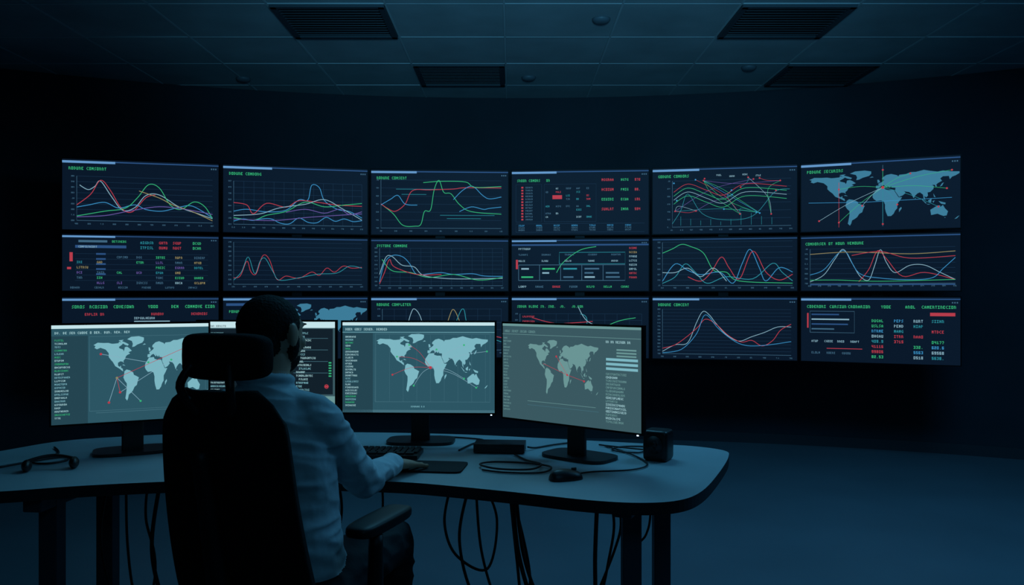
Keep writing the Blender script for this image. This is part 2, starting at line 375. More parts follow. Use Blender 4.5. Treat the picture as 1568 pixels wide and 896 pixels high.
def s14(s):
    s.rect(0, .965, 1, .98, 'bar', 2)
    s.chart(.07, .1, .97, .92, [('green', [(0, .75), (.08, .85), (.15, .95), (.22, .9), (.32, .75), (.4, .35), (.5, .3), (.6, .1), (1, .05)]), ('blue', [(0, .1), (.1, .5), (.2, .35), (.3, .25), (.45, .3), (.55, .05), (.62, .5), (.68, .82), (.75, .4), (.8, .1), (.9, .4), (1, .3)]),
      ('red', [(.2, .2), (.3, .1), (.38, .3), (.46, .65), (.52, .4), (.6, .15), (.7, .78), (.8, .3), (.9, .12), (1, .25)]), ('teal', [(0, .05), (.1, .2), (.18, .5), (.26, .3), (.35, .05), (.5, .2), (.7, .15), (.85, .5), (.92, .3), (1, .1)]), ('white', [(0, .3), (.1, .3), (.2, .4), (.3, .2), (.4, .4), (.5, .1)])], 10, 8, False)
def s15(s):
    s.rect(0, .955, 1, .975, 'bar', 2); s.text(.03, .83, 'COMDONSER OT HOUN VEMOURE', 'green', 1.05)
    s.chart(.06, .13, .97, .76, [('white', [(0, .05), (.1, .25), (.18, .7), (.24, .98), (.3, .6), (.36, .2), (.42, .1), (.46, .5), (.5, .95), (.54, .6), (.6, .3), (.7, .5), (.8, .5), (.9, .3), (1, .1)]),
      ('red', [(.35, .05), (.42, .4), (.48, .92), (.54, .7), (.65, .2), (.8, .3), (1, .1)]), ('blue', [(0, .25), (.1, .4), (.2, .85), (.26, .9), (.35, .3), (.5, .15), (.7, .1), (.85, .15), (.92, .4), (1, .7)]), ('green', [(0, .1), (.2, .1), (.5, .06), (1, .1)]),
      ('yellow', [(0, .85), (.3, .9), (.7, .82), (1, .88)]), ('red', [(.3, .8), (.5, .9), (.7, .7), (1, .75)])], 14, 7, False, .85)
    s.rect(.06, .1, .97, .12, 'bar', 3)
def s20(s):
    s.header()
    for u, t in ((.06, 'SOROS'), (.17, 'RCOSION'), (.32, 'COVESOWN'), (.54, 'YOOO'), (.69, 'DEM'), (.78, 'COMMOVE EION')): s.text(u, .83, t, 'green', 1.15)
    s.text(.14, .72, 'ENPLIR ON', 'red', .95); s.text(.56, .72, 'BUNONV', 'red', .95); s.text(.82, .72, 'DENOREOS', 'red', .95)
    s.rect(.45, .62, .68, .635, 'white', 3); s.text(.45, .66, s.word(11), 'white', .85)
    for k in range(5):
        for a in range(6): s.text(.06+a*.15, .5-k*.1, s.word(5), random.choice(['dim', 'red', 'green']), .9)
def s21(s):
    s.header(); s.rect(.02, .86, .45, .9, 'bar', 3); s.text(.04, .75, 'PODUNE S', 'green', 1); s.map(.3, .05, 1.0, .9, 'land')
    s.text(.05, .6, s.word(9), 'white', .8)
def s22(s):
    s.header('RODUNE COMPLETER')
    s.chart(.08, .12, .95, .8, [('white', [(.2, .5), (.24, .9), (.27, 1), (.32, .8), (.36, .3)]), ('yellow', [(.5, .2), (.56, .8), (.6, .98), (.66, .6), (.7, .2)]), ('teal', [(.55, .1), (.62, .7), (.68, 1), (.74, .5), (1, .2)]), ('red', [(0, .2), (.3, .3), (.6, .5), (1, .3)])], 10, 6)
def s23(s):
    s.header(); s.text(.04, .82, 'SODUR BLONE SN. SNO.  JN.   JN.POR', 'green', 1)
    s.chart(.06, .1, .95, .72, [('teal', [(.5, 1), (.55, .9), (.6, .4), (1, .3)]), ('green', [(.6, .5), (.8, .8), (.95, .9)]), ('red', [(.1, .9), (.3, .75), (.6, .8)]), ('white', [(.48, 1.2), (.52, .95), (.56, .8), (.62, .7)])], 10, 6)
    for k in range(6): s.text(.08, .66-k*.08, s.word(9), 'red', .7)
def s24(s):
    s.header('DODUNE COMCENT')
    s.chart(.07, .08, .96, .8, [('white', [(0, .05), (.1, .2), (.2, .25), (.27, .7), (.32, .95), (.37, .88), (.42, .7), (.5, .45), (.6, .3), (.7, .4), (.8, .5), (.9, .62), (1, .62)]),
      ('red', [(0, .12), (.1, .2), (.2, .4), (.28, .6), (.34, .78), (.42, .68), (.52, .42), (.62, .28), (.7, .32), (.78, .2), (.86, .32), (.92, .55), (1, .68)]), ('blue', [(0, .02), (.15, .1), (.27, .45), (.34, .88), (.45, .55), (.6, .25), (.75, .2), (1, .3)])], 10, 13, False, .85)
def s25(s):
    s.header()
    for u, t in ((.04, 'CODER'), (.12, 'ORI'), (.19, 'CURSIUN'), (.31, 'CRONARION'), (.52, 'YOOE'), (.67, 'ANOL'), (.77, 'CAMERTINECION')): s.text(u, .83, t, 'green', 1.1)
    s.rect(.82, .72, .97, .77, 'red', 3)
    for k in range(4): s.rect(.07, .72-k*.075, random.uniform(.2, .33), .74-k*.075, random.choice(['white', 'bar', 'dim']), 3)
    s.rect(.04, .52, .05, .75, 'red', 3); s.box_o(.06, .45, .35, .78, 'dim', .6)
    for r in range(8):
        for u, n in ((.46, 5), (.6, 4), (.72, 4), (.83, 5)):
            if random.random() < .85: s.text(u, .62-r*.078, s.word(n, r > 3), ['white', 'teal', 'red', 'red', 'green', 'green', 'blue'][(r+int(u*10)) % 7], 1.05)
    for a in range(4): s.text(.07+a*.085, .3, s.word(4+a % 2), 'white', .8)
    s.rect(.17, .2, .4, .21, 'red', 3)
    for a in range(3): s.text(.07+a*.1, .12, s.word(5), 'dim', .8)

FN = [[s00, s01, s02, s03, s04, s05], [s10, s11, s12, s13, s14, s15], [s20, s21, s22, s23, s24, s25]]
BX = [(-3.481, 6.27), (-2.344, 6.555), (-1.197, 6.83), (-.0166, 6.9), (1.157, 6.79), (2.313, 6.555), (3.382, 6.1)]
ROWS = [(1.828, 2.388), (1.356, 1.808), (.795, 1.322)]
wallE = empty('video_wall', Matrix.Translation((0, 6.9, 1.6)))
WI = wallE.matrix_world.inverted()
m_mount = mat('mount_steel', '#14181e', .5, .6)
frame = MB()
for c in range(6):
    a, b = Vector(BX[c]), Vector(BX[c+1]); d = b-a; L = d.length; ang = math.atan2(d.y, d.x); mid = (a+b)/2
    for r in range(3):
        z0, z1 = ROWS[r]
        s = Scr(L-.02, z1-z0); FN[r][c](s)
        M = TR(mid.x, mid.y+.025, (z0+z1)/2, ang)
        o = s.obj('display_panel_r%d_c%d' % (r+1, c+1), PM, parent=wallE); o.matrix_parent_inverse = WI; o.matrix_world = M
    # backing rail + brackets reaching the wall
    M = TR(mid.x, mid.y+.025, 0, ang)
    for z in (1.0, 1.58, 2.15):
        frame.box((0, .055, z), (L-.05, .06, .08), 0, M)
    for z in (1.0, 2.15):
        yw = wy(mid.x); yy = mid.y+.09
        frame.box((mid.x, (yy+yw+.02)/2, z), (.08, yw+.02-yy, .08))
    frame.box((0, .05, 1.59), (.08, .05, 1.5), 0, M)
o = frame.obj('mounting_frame', m_mount, parent=wallE); o.matrix_parent_inverse = WI; o.matrix_world = Matrix()

# ---------------------------------------------------------------- desk
DZ = .75
front = [(-1.547, 2.46), (-1.35, 2.53), (-1.115, 2.586), (-.906, 2.61), (-.64, 2.62), (-.36, 2.586), (-.17, 2.525), (.031, 2.443), (.219, 2.36), (.365, 2.329), (.483, 2.358), (.574, 2.467), (.685, 2.708), (.79, 2.98),
 (.805, 3.1), (.704, 3.19), (.559, 3.233), (.177, 3.348), (-.232, 3.456), (-.74, 3.505), (-1.34, 3.47), (-1.59, 3.41), (-1.816, 3.3), (-1.93, 3.1), (-2.05, 2.85), (-2.1, 2.6), (-2.03, 2.44), (-1.8, 2.41)]
outl = [(p.x, p.y) for p in catmull([(a, b, 0) for a, b in front], 6, True)]
m_top = mat('desk_laminate', '#9dabb0', .4, var=.06, scale=4)
m_edge = mat('desk_edge', '#161c21', .5)
m_leg = mat('desk_leg_steel', '#3a4650', .5, .2)
deskE = empty('office_desk', Matrix.Translation((-.6, 2.9, 0))); DI = deskE.matrix_world.inverted()
def par(o, e, M=Matrix()):
    o.parent = e; o.matrix_parent_inverse = e.matrix_world.inverted(); o.matrix_world = M; return o
mb = MB(); mb.prism(outl, DZ-.036, DZ, 0, 1); par(mb.obj('desktop', [m_top, m_edge], bevel=.006), deskE)
mb = MB()
for (xa, ya), (xb, yb) in (((.372, 2.55), (.53, 2.9)), ((-1.475, 2.62), (-1.45, 2.93))):
    for x, y in ((xa, ya), (xb, yb)): mb.box((x, y, (DZ-.036)/2), (.058, .058, DZ-.036))
    v = Vector((xb-xa, yb-ya)); M = TR((xa+xb)/2, (ya+yb)/2, .0, math.atan2(v.y, v.x))
    mb.box((0, 0, .03), (v.length+.25, .07, .04), 0, M); mb.box((0, 0, DZ-.06), (v.length+.2, .06, .04), 0, M)
par(mb.obj('desk_legs', m_leg, bevel=.004), deskE)
mb = MB(); mb.box((-.47, 3.05, DZ-.07), (1.95, .05, .05)); par(mb.obj('cross_beam', m_leg, bevel=.004), deskE)

# ---------------------------------------------------------------- monitors
m_blk = mat('black_plastic', '#0b0d10', .4, bump=.05, scale=200)
m_led = mat('led_white', '#ffffff', .4, emis='#cfe8ff', es=2)
def mlist(s, u, v, n, dv, c='mtext', k=1, mx=10):
    for i in range(n):
        s.text(u, v-i*dv, s.word(random.randint(4, mx)), random.choice([c, c, c, 'green', 'mland']), k)
def mon1(s):
    s.rect(0, .965, 1, 1, 'mhead', 2); s.text(.02, .91, 'DV. BE SEN CUODE O OER. BUN. REA. REV', 'mtext', 1.0)
    s.rect(0, 0, .22, .89, 'mpanel', 2); mlist(s, .02, .84, 24, .034, k=.75)
    s.map(.25, .2, 1.0, .88, 'mland'); s.box_o(.23, .12, .98, .88, 'mgrid', .6)
    for p, q in (((.42, .3), (.4, .45)), ((.4, .45), (.55, .2)), ((.4, .45), (.85, .75)), ((.42, .3), (.75, .62)), ((.3, .7), (.6, .6)), ((.35, .2), (.4, .45))):
        s.line([p, q], random.choice(['red', 'white']), .55, 5); s.dot(*p, 'red', 1.6); s.dot(*q, 'green', 1.4)
    s.line([(.27, .1), (.95, .1)], 'mgrid', .7)
def mon2(s):
    s.rect(0, .93, 1, 1, 'mhead', 2); s.text(.02, .94, 'DOUNDETIAN DONGSTO', 'mdark', .9)
    s.rect(0, 0, 1, .16, 'mland2', 2); s.rect(.02, .09, .95, .13, 'mhead', 3); s.rect(.02, .03, .9, .06, 'mhead', 3)
    s.rect(.01, .18, .985, .92, 'mdark', 2)
    for k in range(17): s.text(.72+.02*(k % 3 == 1), .86-k*.04, s.word(random.randint(4, 11)), random.choice(['mtext', 'mtext', 'mland', 'mland', 'red' if k in (2, 9) else 'mtext']), .95)
    for k in range(17): s.text(.06, .86-k*.04, s.word(random.randint(8, 18)), random.choice(['mtext', 'mland']), .8)
    for k in range(4): s.rect(.7, .42+k*.13, .95, .425+k*.13, 'mgrid', 3)
    for k in range(6): s.rect(.955, .38+k*.03, .975, .395+k*.03, 'green', 4)
    s.dot(.94, .27, 'red', 3.2); s.dot(.94, .27, 'mdark', 2.2, 7); s.rect(.93, .26, .95, .28, 'red', 8)
def mon3(s):
    s.rect(0, .965, 1, 1, 'mhead', 2); s.text(.02, .91, 'DOER GOES SEREN. BEMDED', 'mtext', 1.1); s.line([(0, .89), (1, .89)], 'mland', .6)
    s.rect(0, 0, .2, .88, 'mpanel', 2); mlist(s, .02, .83, 24, .033, k=.8)
    s.map(.22, .22, .96, .88, 'mland'); s.box_o(.215, .12, .97, .87, 'mgrid', .6)
    for i in range(9): s.line([(.22+i*.09, .12), (.22+i*.09, .86)], 'mgrid', .3, 2.5)
    hub = (.58, .5)
    for p in ((.36, .62), (.33, .42), (.47, .3), (.62, .7), (.8, .75), (.95, .68), (.8, .38), (.88, .28), (.44, .75)):
        s.line([hub, ((hub[0]+p[0])/2, (hub[1]+p[1])/2+.04), p], random.choice(['white', 'red', 'white']), .45, 5, 6); s.dot(*p, random.choice(['red', 'green']), 1.4)
    s.dot(*hub, 'red', 2.2); s.rect(0, .0, 1, .03, 'mgrid', 2); s.text(.45, .06, 'SEVONURE 0.0', 'mland', .7)
def mon4(s):
    s.rect(0, .975, 1, 1, 'mland2', 2); s.text(.02, .91, 'DOUS SEVET SECUN CONEN', 'mland2', 1); s.line([(0, .89), (1, .89)], 'mland2', .5)
    s.map(.2, .28, .72, .85, 'mland2'); 
    for i in range(24): s.text(.01, .84-i*.033, s.word(random.randint(3, 8)), 'mland2', .7)
    for p, q in (((.32, .6), (.5, .5)), ((.5, .5), (.62, .45)), ((.5, .5), (.42, .68))): s.line([p, q], 'red', .45, 5); s.dot(*q, 'red', 1.4)
    s.text(.77, .84, 'RN BN NESNOR BR', 'mtext', 1); 
    for k in range(3): s.rect(.84, .77-k*.03, .97, .785-k*.03, 'mland2', 3)
    for k in range(3): s.rect(.77, .67-k*.045, .98, .695-k*.045, 'mland', 3)
    for k in range(15): s.text(.77, .53-k*.033, s.word(random.randint(8, 15)), random.choice(['mland2', 'mtext']), .9)
    s.line([(.2, .2), (.7, .2)], 'mland2', .5); s.line([(.2, .16), (.72, .16)], 'mgrid', .5)
MON = [((-1.639, 2.89), (-1.153, 3.12), mon1, 'mbg'), ((-1.27, 3.28), (-.70, 3.26), mon2, 'mgrey'), ((-.673, 3.21), (-.061, 3.19), mon3, 'mbg'), ((-.04, 3.10), (.437, 2.72), mon4, 'mgrey')]
ZB, ZT = .872, 1.24
for k, (a, b, fn, bg) in enumerate(MON):
    a, b = Vector(a), Vector(b); d = b-a; W = d.length; ang = math.atan2(d.y, d.x); mid = (a+b)/2
    E = empty('computer_monitor', TR(mid.x, mid.y, DZ, ang))
    s = Scr(W, ZT-ZB, .0028, .0082, .018, .007, bg); fn(s)
    o = s.obj('screen', PM, parent=E); o.location = (0, .009, (ZT+ZB)/2-DZ)
    zc = (ZT+ZB)/2-DZ
    mb = MB(); mb.ell((0, .026, zc), (W/2-.03, .022, (ZT-ZB)/2-.03), e=.25, e2=.25, seg=40)
    mb.box((0, .0185, zc), (W, .003, ZT-ZB)); mb.obj('rear_housing', m_blk, E, smooth=False)
    mb = MB(); mb.box((0, .058, (zc)/2+.005), (.075, .022, zc)); mb.obj('stand_neck', m_blk, E, bevel=.006)
    mb = MB(); ol = [(.135*math.copysign(abs(math.cos(t))**.5, math.cos(t)), .075+.085*math.copysign(abs(math.sin(t))**.5, math.sin(t))) for t in [2*math.pi*i/40 for i in range(40)]]
    mb.prism(ol, .0005, .012); mb.obj('stand_base', m_blk, E, bevel=.003)
    mb = MB(); mb.box((W/2-.02, -.001, ZB-DZ-.001), (.006, .004, .004)); mb.obj('power_led', m_led, E)

# ---------------------------------------------------------------- desk items
m_key = mat('key_plastic', '#15181c', .5); m_pad = mat('mouse_pad_cloth', '#0c1014', .9, bump=.1, scale=300)
mb = MB(); mb.box((0, 0, .009), (.43, .145, .016), 0)
for r in range(5):
    for c in range(19 if r < 4 else 12):
        w = .018 if r < 4 else .03
        mb.box((-.2+c*.0222 if r < 4 else -.19+c*.034, .055-r*.026, .02), (w, .02, .009), 1)
mb.obj('keyboard', [m_blk, m_key], world=TR(-.55, 3.0, DZ, -.05), bevel=.002)
mb = MB(); ol = [(.14*math.copysign(abs(math.cos(t))**.2, math.cos(t)), .085*math.copysign(abs(math.sin(t))**.2, math.sin(t))) for t in [2*math.pi*i/60 for i in range(60)]]
mb.prism(ol, 0.0005, .006); mb.obj('mouse_pad', m_pad, world=TR(-.30, 2.80, DZ, -.12), bevel=.001)
mb = MB()
R = []
for i in range(13):
    t = i/12; a = math.pi*t; L = .056; y = -L*math.cos(a); w = .031*math.sin(a)**.55*(1-.1*math.cos(a))+.0005; hgt = .034*math.sin(a)**.6*(1+.15*math.cos(a*1.2))+.001
    R.append([(w*math.cos(b), y, max(0, hgt*math.sin(b))) for b in [math.pi*j/14 for j in range(15)]]+[(w*math.cos(b), y, 0) for b in [math.pi, math.pi*2]])
mb.rings(R); mb.box((0, .03, .031), (.006, .016, .008)); mb.obj('computer_mouse', m_blk, world=TR(.172, 2.62, DZ+.0005, -1.15), smooth=True)
mb = MB(); mb.box((0, 0, .02), (.19, .1, .032)); 
for i in range(5): mb.box((-.07+i*.035, -.0505, .02), (.018, .002, .009))
for i in (-1, 1): mb.box((i*.07, 0, .002), (.02, .08, .004))
mb.obj('usb_hub', m_blk, world=TR(-.045, 3.08, DZ, -.08), bevel=.004)
mb = MB(); mb.ell((0, 0, .055), (.046, .045, .055), e=.3, e2=.25, seg=40)
mb.tube([(0, -.0455, .06), (0, -.049, .06)], .032, 24, 1); mb.tube([(0, -.049, .06), (0, -.051, .06)], .012, 16, 0)
mb.obj('desk_speaker', [m_blk, m_key], world=TR(.525, 2.93, DZ, -.5), smooth=True)
m_cab = mat('cable_rubber', '#0a0c0f', .45)
z = DZ+.005
def cable(name, pts, r):
    mb = MB(); mb.tube(pts, r, 8, 0, 8); return mb.obj(name, m_cab, smooth=True)
cable('desk_cable', [(-.10, 2.80-.06, z), (-.02, 2.70, z), (.1, 2.70, z), (.13, 2.77, z+.004), (.05, 2.85, z), (-.06, 2.87, z), (-.11, 2.80, z+.006), (-.05, 2.73, z+.006), (.06, 2.72, z+.006), (.10, 2.80, z+.006), (.05, 2.90, z), (.01, 3.0, z)], .0035)
cable('desk_cable', [(.21, 2.675, z), (.27, 2.71, z), (.4, 2.74, z), (.47, 2.83, z), (.44, 3.0, z), (.36, 3.17, z)], .003)
cable('desk_cable', [(.56, 3.03, z), (.51, 3.07, z), (.46, 3.03, z), (.38, 3.08, z), (.42, 3.15, z), (.52, 3.15, z), (.5, 3.06, z+.006), (.34, 3.19, z)], .003)
cable('desk_cable', [(.06, 3.09, z+.01), (.09, 3.13, z), (.16, 3.19, z), (.24, 3.24, z)], .0035)
cable('desk_cable', [(-.2, 3.08, z), (-.16, 3.2, z), (-.12, 3.3, z), (-.3, 3.38, z)], .0035)
cable('charging_cable', [(-1.75, 2.78, z), (-1.68, 2.9, z), (-1.62, 2.95, z), (-1.58, 2.9, z), (-1.62, 2.84, z), (-1.69, 2.87, z), (-1.66, 2.97, z+.006), (-1.7, 3.06, z), (-1.76, 3.14, z)], .0035)
mb = MB(); mb.tube([(-.07, 0, .02), (-.065, 0, .035), (0, .02, .045), (.065, 0, .035), (.07, 0, .02)], .006, 10, 0, 6)
mb.ell((-.07, 0, .02), (.016, .032, .02)); mb.ell((.07, 0, .02), (.016, .032, .02))
mb.obj('headset', m_blk, smooth=True, world=TR(-1.56, 2.76, DZ, .4))

def hang(name, specs):
    mb = MB()
    for pts, r in specs: mb.tube(pts, r, 8, 0, 10)
    mb.obj(name, m_cab, smooth=True)
zu = DZ-.03
hang('hanging_cable', [([(-.2, 2.68, zu), (-.22, 2.66, .6), (-.18, 2.64, .5), (-.08, 2.66, .45), (-.05, 2.7, .6), (-.1, 2.74, zu)], .0045),
 ([(-.14, 2.66, zu), (-.17, 2.64, .55), (-.12, 2.64, .36), (0, 2.66, .24), (.06, 2.7, .38), (.02, 2.74, .6), (-.02, 2.76, zu)], .005),
 ([(-.12, 2.7, zu), (-.1, 2.68, .5), (-.04, 2.7, .3), (.05, 2.74, .15), (.12, 2.8, .02)], .0045),
 ([(0, 2.7, zu), (.02, 2.68, .5), (.08, 2.68, .3), (.17, 2.72, .12), (.3, 2.82, .01)], .007),
 ([(.01, 2.71, zu), (.035, 2.69, .5), (.09, 2.7, .33), (.16, 2.72, .2), (.22, 2.85, .01)], .006),
 ([(-.01, 2.71, zu), (.015, 2.69, .48), (.04, 2.7, .3), (.12, 2.72, .1), (.16, 2.85, .01)], .005)])
hang('hanging_cable', [([(.28, 2.66, zu), (.27, 2.65, .5), (.27, 2.66, .3), (.25, 2.7, .01)], .007), ([(.31, 2.66, zu), (.33, 2.64, .6), (.31, 2.66, .45), (.28, 2.68, .25), (.31, 2.72, .01)], .0045),
 ([(.33, 2.7, zu), (.36, 2.7, .6), (.34, 2.7, .5), (.26, 2.7, .3), (.2, 2.74, .12), (.22, 2.8, .01)], .0045), ([(.47, 2.8, zu), (.475, 2.8, .6), (.46, 2.8, .52), (.4, 2.8, .42), (.36, 2.9, .01)], .004)])
hang('hanging_cable', [([(-1.3, 2.75, zu), (-1.29, 2.74, .5), (-1.26, 2.74, .3), (-1.2, 2.8, .01)], .0045), ([(-1.18, 2.74, zu), (-1.2, 2.72, .5), (-1.16, 2.72, .3), (-1.1, 2.75, .01)], .007), ([(-1.22, 2.74, zu), (-1.22, 2.72, .6), (-1.19, 2.72, .4), (-1.3, 2.75, .01)], .0045),
 ([(-1.38, 2.8, zu), (-1.4, 2.78, .5), (-1.33, 2.78, .25), (-1.2, 2.85, .01)], .004), ([(-.6, 2.8, zu), (-.58, 2.78, .6), (-.62, 2.8, .4), (-.66, 2.85, .01)], .0045), ([(-.45, 2.8, zu), (-.44, 2.78, .62), (-.46, 2.8, .4), (-.48, 2.9, .01)], .004)])

# ---------------------------------------------------------------- chair
m_mesh = mat('chair_fabric', '#06080a', .9, bump=.3, scale=250, spec=.2)
m_ch = mat('chair_plastic', '#080a0c', .5, spec=.3)
CH = empty('office_chair', TR(-.565, 2.137, 0, math.radians(-20)))
mb = MB(); N = 24; K = 16; vs = []; 
for i in range(N+1):
    t = i/N; q = abs(2*t-1); w = (.198-.036*t)*(max(0, 1-q**8))**.3
    w = max(w, .09)
    zz = .53+.60*t
    for j in range(K+1):
        u = -1+2*j/K
        ycen = -.215-.115*t-.02*math.sin(math.pi*t*1.1)
        vs.append((w*u+.012*(1-t), ycen+.045*u*u, zz+(-.012*u*u if t > .9 else 0)))
fs = [(i*(K+1)+j, i*(K+1)+j+1, (i+1)*(K+1)+j+1, (i+1)*(K+1)+j) for i in range(N) for j in range(K)]
mb.add(vs, fs); o = mb.obj('backrest', m_mesh, CH, smooth=True)
so = o.modifiers.new('s', 'SOLIDIFY'); so.thickness = .04; so.offset = 0
bv = o.modifiers.new('b', 'BEVEL'); bv.width = .012; bv.segments = 3; bv.limit_method = 'ANGLE'; bv.angle_limit = 1.0
mb = MB(); mb.tube([(0, -.12, .40), (0, -.26, .44), (0, -.285, .6), (0, -.32, .8), (0, -.36, 1.0)], [.03, .03, .026, .02], 12, 0, 6); mb.obj('spine', m_ch, CH, smooth=True)
mb = MB(); mb.tube([(-.02, -.34, 1.08), (-.045, -.37, 1.14), (-.03, -.35, 1.19)], .010, 10, 0, 6); mb.tube([(.07, -.34, 1.08), (.09, -.37, 1.14), (.07, -.35, 1.19)], .010, 10, 0, 6); mb.obj('headrest_bracket', m_ch, CH, smooth=True)
mb = MB(); R = []
mb.ell((.03, -.325, 1.207), (.113, .034, .052), e=.5, e2=.42, seg=40)
mb.v = [(x, y+1.6*(x-.03)**2, zz) for x, y, zz in mb.v]
mb.obj('headrest', m_mesh, CH, smooth=True)
mb = MB(); mb.ell((0, .0, .44), (.245, .24, .042), e=.45, e2=.5, seg=48); mb.obj('seat_cushion', m_mesh, CH, smooth=True)
mb = MB(); mb.box((0, -.02, .385), (.2, .24, .04)); mb.obj('tilt_mechanism', m_ch, CH, bevel=.008)
for n, sx in (('armrest_right', .215), ('armrest_left', -.262)):
    mb = MB(); mb.tube([(sx*.5, -.03, .385), (sx*1.0, -.03, .40), (sx*1.12, -.02, .5), (sx*1.1, .0, .74)], [.02, .02, .022, .018], 12, 0, 6)
    mb.ell((sx, .06, .757), (.042, .13, .018), e=.5, e2=.5, seg=32); mb.obj(n, m_ch, CH, smooth=True)
mb = MB(); mb.tube([(0, 0, .1), (0, 0, .25)], .03, 16); mb.tube([(0, 0, .25), (0, 0, .38)], .018, 16); mb.obj('gas_lift', m_ch, CH, smooth=True)
mb = MB(); cs = MB()
for k in range(5):
    a = 2*math.pi*k/5+.3; c, s_ = math.cos(a), math.sin(a)
    mb.tube([(0, 0, .12), (.15*c, .15*s_, .105), (.29*c, .29*s_, .08)], [.034, .026, .018], 10, 0)
    mb.tube([(.29*c, .29*s_, .085), (.29*c, .29*s_, .045)], .01, 8)
    for q in (-1, 1):
        px, py = .29*c-s_*.014*q, .29*s_+c*.014*q
        cs.tube([(px, py, .027), (px-s_*.018*q, py+c*.018*q, .027)], .027, 16)
mb.obj('star_base', m_ch, CH, smooth=True); cs.obj('casters', m_ch, CH)

# ---------------------------------------------------------------- man
m_shirt = mat('shirt_cotton', '#b7c4cc', .85, var=.05, scale=60, bump=.1)
m_trou = mat('trousers', '#10141b', .85, bump=.1, scale=150)
m_skin = mat('skin', '#b0866e', .55, var=.06, scale=40)
m_hair = mat('hair', '#120e0c', .8, var=.4, scale=120, bump=.6, spec=.2)
m_shoe = mat('shoe_leather', '#0a0a0b', .4)
m_eye = mat('eye', '#b8b8b8', .2); m_iris = mat('iris', '#1c120c', .2)
LB = ['shirt', 'trousers', 'skin', 'hair', 'shoe', 'eye', 'iris']; LM = [m_shirt, m_trou, m_skin, m_hair, m_shoe, m_eye, m_iris]
parts = {k: MB() for k in LB}
yb = math.radians(-13)
def ring(c, rx, ry, yaw=yb, n=32, e=.85):
    out = []
    for j in range(n):
        a = 2*math.pi*j/n; ca, sa = math.cos(a), math.sin(a)
        v = Vector((rx*math.copysign(abs(ca)**e, ca), ry*math.copysign(abs(sa)**e, sa), 0)); v.rotate(Matrix.Rotation(yaw, 3, 'Z')); out.append(Vector(c)+v)
    return out
sh, tr, sk, ha, so = (parts[k] for k in LB[:5])
tr.rings([ring((-.595, 2.15, .475), .12, .09), ring((-.595, 2.15, .50), .165, .115), ring((-.60, 2.152, .57), .172, .12), ring((-.605, 2.155, .64), .155, .11)])
sh.rings([ring((-.602, 2.155, .615), .150, .108), ring((-.605, 2.155, .63), .164, .118), ring((-.61, 2.155, .70), .160, .118), ring((-.62, 2.152, .80), .158, .115), ring((-.635, 2.15, .90), .168, .118),
 ring((-.65, 2.155, .98), .175, .112), ring((-.655, 2.16, 1.035), .16, .092), ring((-.655, 2.165, 1.075), .115, .074), ring((-.655, 2.17, 1.105), .07, .062)])
# trapezius + shoulders + arms
Sr, Er, Wr = Vector((-.505, 2.135, 1.01)), Vector((-.428, 2.365, .805)), Vector((-.387, 2.655, .795))
Sl, El, Wl = Vector((-.81, 2.195, 1.005)), Vector((-.865, 2.42, .805)), Vector((-.735, 2.685, .795))
for S, E, W in ((Sr, Er, Wr), (Sl, El, Wl)):
    sh.tube([(-.655, 2.165, 1.07), S+Vector((0, 0, .012))], [.055, .052], 16, round_ends=True)
    mid = (S+E)/2+Vector((0, -.012, -.004))
    sh.tube([S, mid, E], [.062, .06, .054, .05, .047], 18, smooth=6, round_ends=True)
    m2 = E.lerp(W, .4)+Vector((0, 0, .0))
    sh.tube([E, m2, W], [.047, .046, .040, .034, .029], 18, smooth=6, round_ends=True)
    d = (W-E).normalized(); sh.tube([W-d*.04, W-d*.0], [.0345, .0335], 18)
# collar
cv = []
for i in range(20):
    a = 2*math.pi*i/20; cv.append((-.655+.064*math.cos(a), 2.170+.060*math.sin(a), 1.118-.012*math.sin(a)))
sh.tube(cv+[cv[0]], .011, 10)
sh.rings([ring((-.655, 2.168, 1.085), .078, .07, n=24, e=1), ring((-.655, 2.172, 1.12), .066, .062, n=24, e=1)])
# legs
for hp, kn, an in (((-.515, 2.13, .565), (-.368, 2.50, .585), (-.355, 2.55, .12)), ((-.68, 2.18, .565), (-.80, 2.54, .58), (-.80, 2.58, .12))):
    hp, kn, an = Vector(hp), Vector(kn), Vector(an)
    tr.tube([hp, hp.lerp(kn, .5)+Vector((0, 0, .008)), kn], [.09, .088, .08, .072, .068], 20, smooth=6, round_ends=True)
    tr.tube([kn, kn.lerp(an, .35)+Vector((0, -.01, 0)), an], [.066, .064, .056, .05, .05], 20, smooth=6, round_ends=True)
    so.tube([an+Vector((0, 0, .02)), an+Vector((0, -.02, -.06))], [.042, .042], 16, round_ends=True)
    so.tube([an+Vector((0, -.035, -.083)), an+Vector((0, .06, -.082)), an+Vector((.005, .15, -.09)), an+Vector((.01, .2, -.093))], [.036, .042, .038, .024], 16, smooth=4, round_ends=True)
# flatten soles
so.v = [(x, y, max(zz, .004)) for x, y, zz in so.v]
# neck & head
sk.tube([(-.655, 2.168, 1.06), (-.653, 2.182, 1.12), (-.652, 2.195, 1.18)], [.058, .056, .056], 20, smooth=3)
HM = Matrix.Translation((-.652, 2.205, 1.237)) @ Matrix.Rotation(math.radians(-24), 4, 'Z') @ Matrix.Rotation(math.radians(-5), 4, 'X')
def hd(k, c, r, e=1, seg=28, rg=18): parts[k].ell(c, r, M=HM, e=e, seg=seg, rg=rg)
hd('skin', (0, 0, .012), (.074, .096, .088))
hd('skin', (0, .03, -.035), (.062, .066, .075))
hd('skin', (0, .075, -.092), (.024, .02, .018))          # chin
hd('skin', (0, .094, -.018), (.011, .02, .024)); hd('skin', (0, .106, -.03), (.014, .012, .010))  # nose
hd('skin', (0, .083, .032), (.05, .014, .012))           # brow
hd('skin', (.042, .068, -.02), (.022, .02, .018)); hd('skin', (-.042, .068, -.02), (.022, .02, .018))
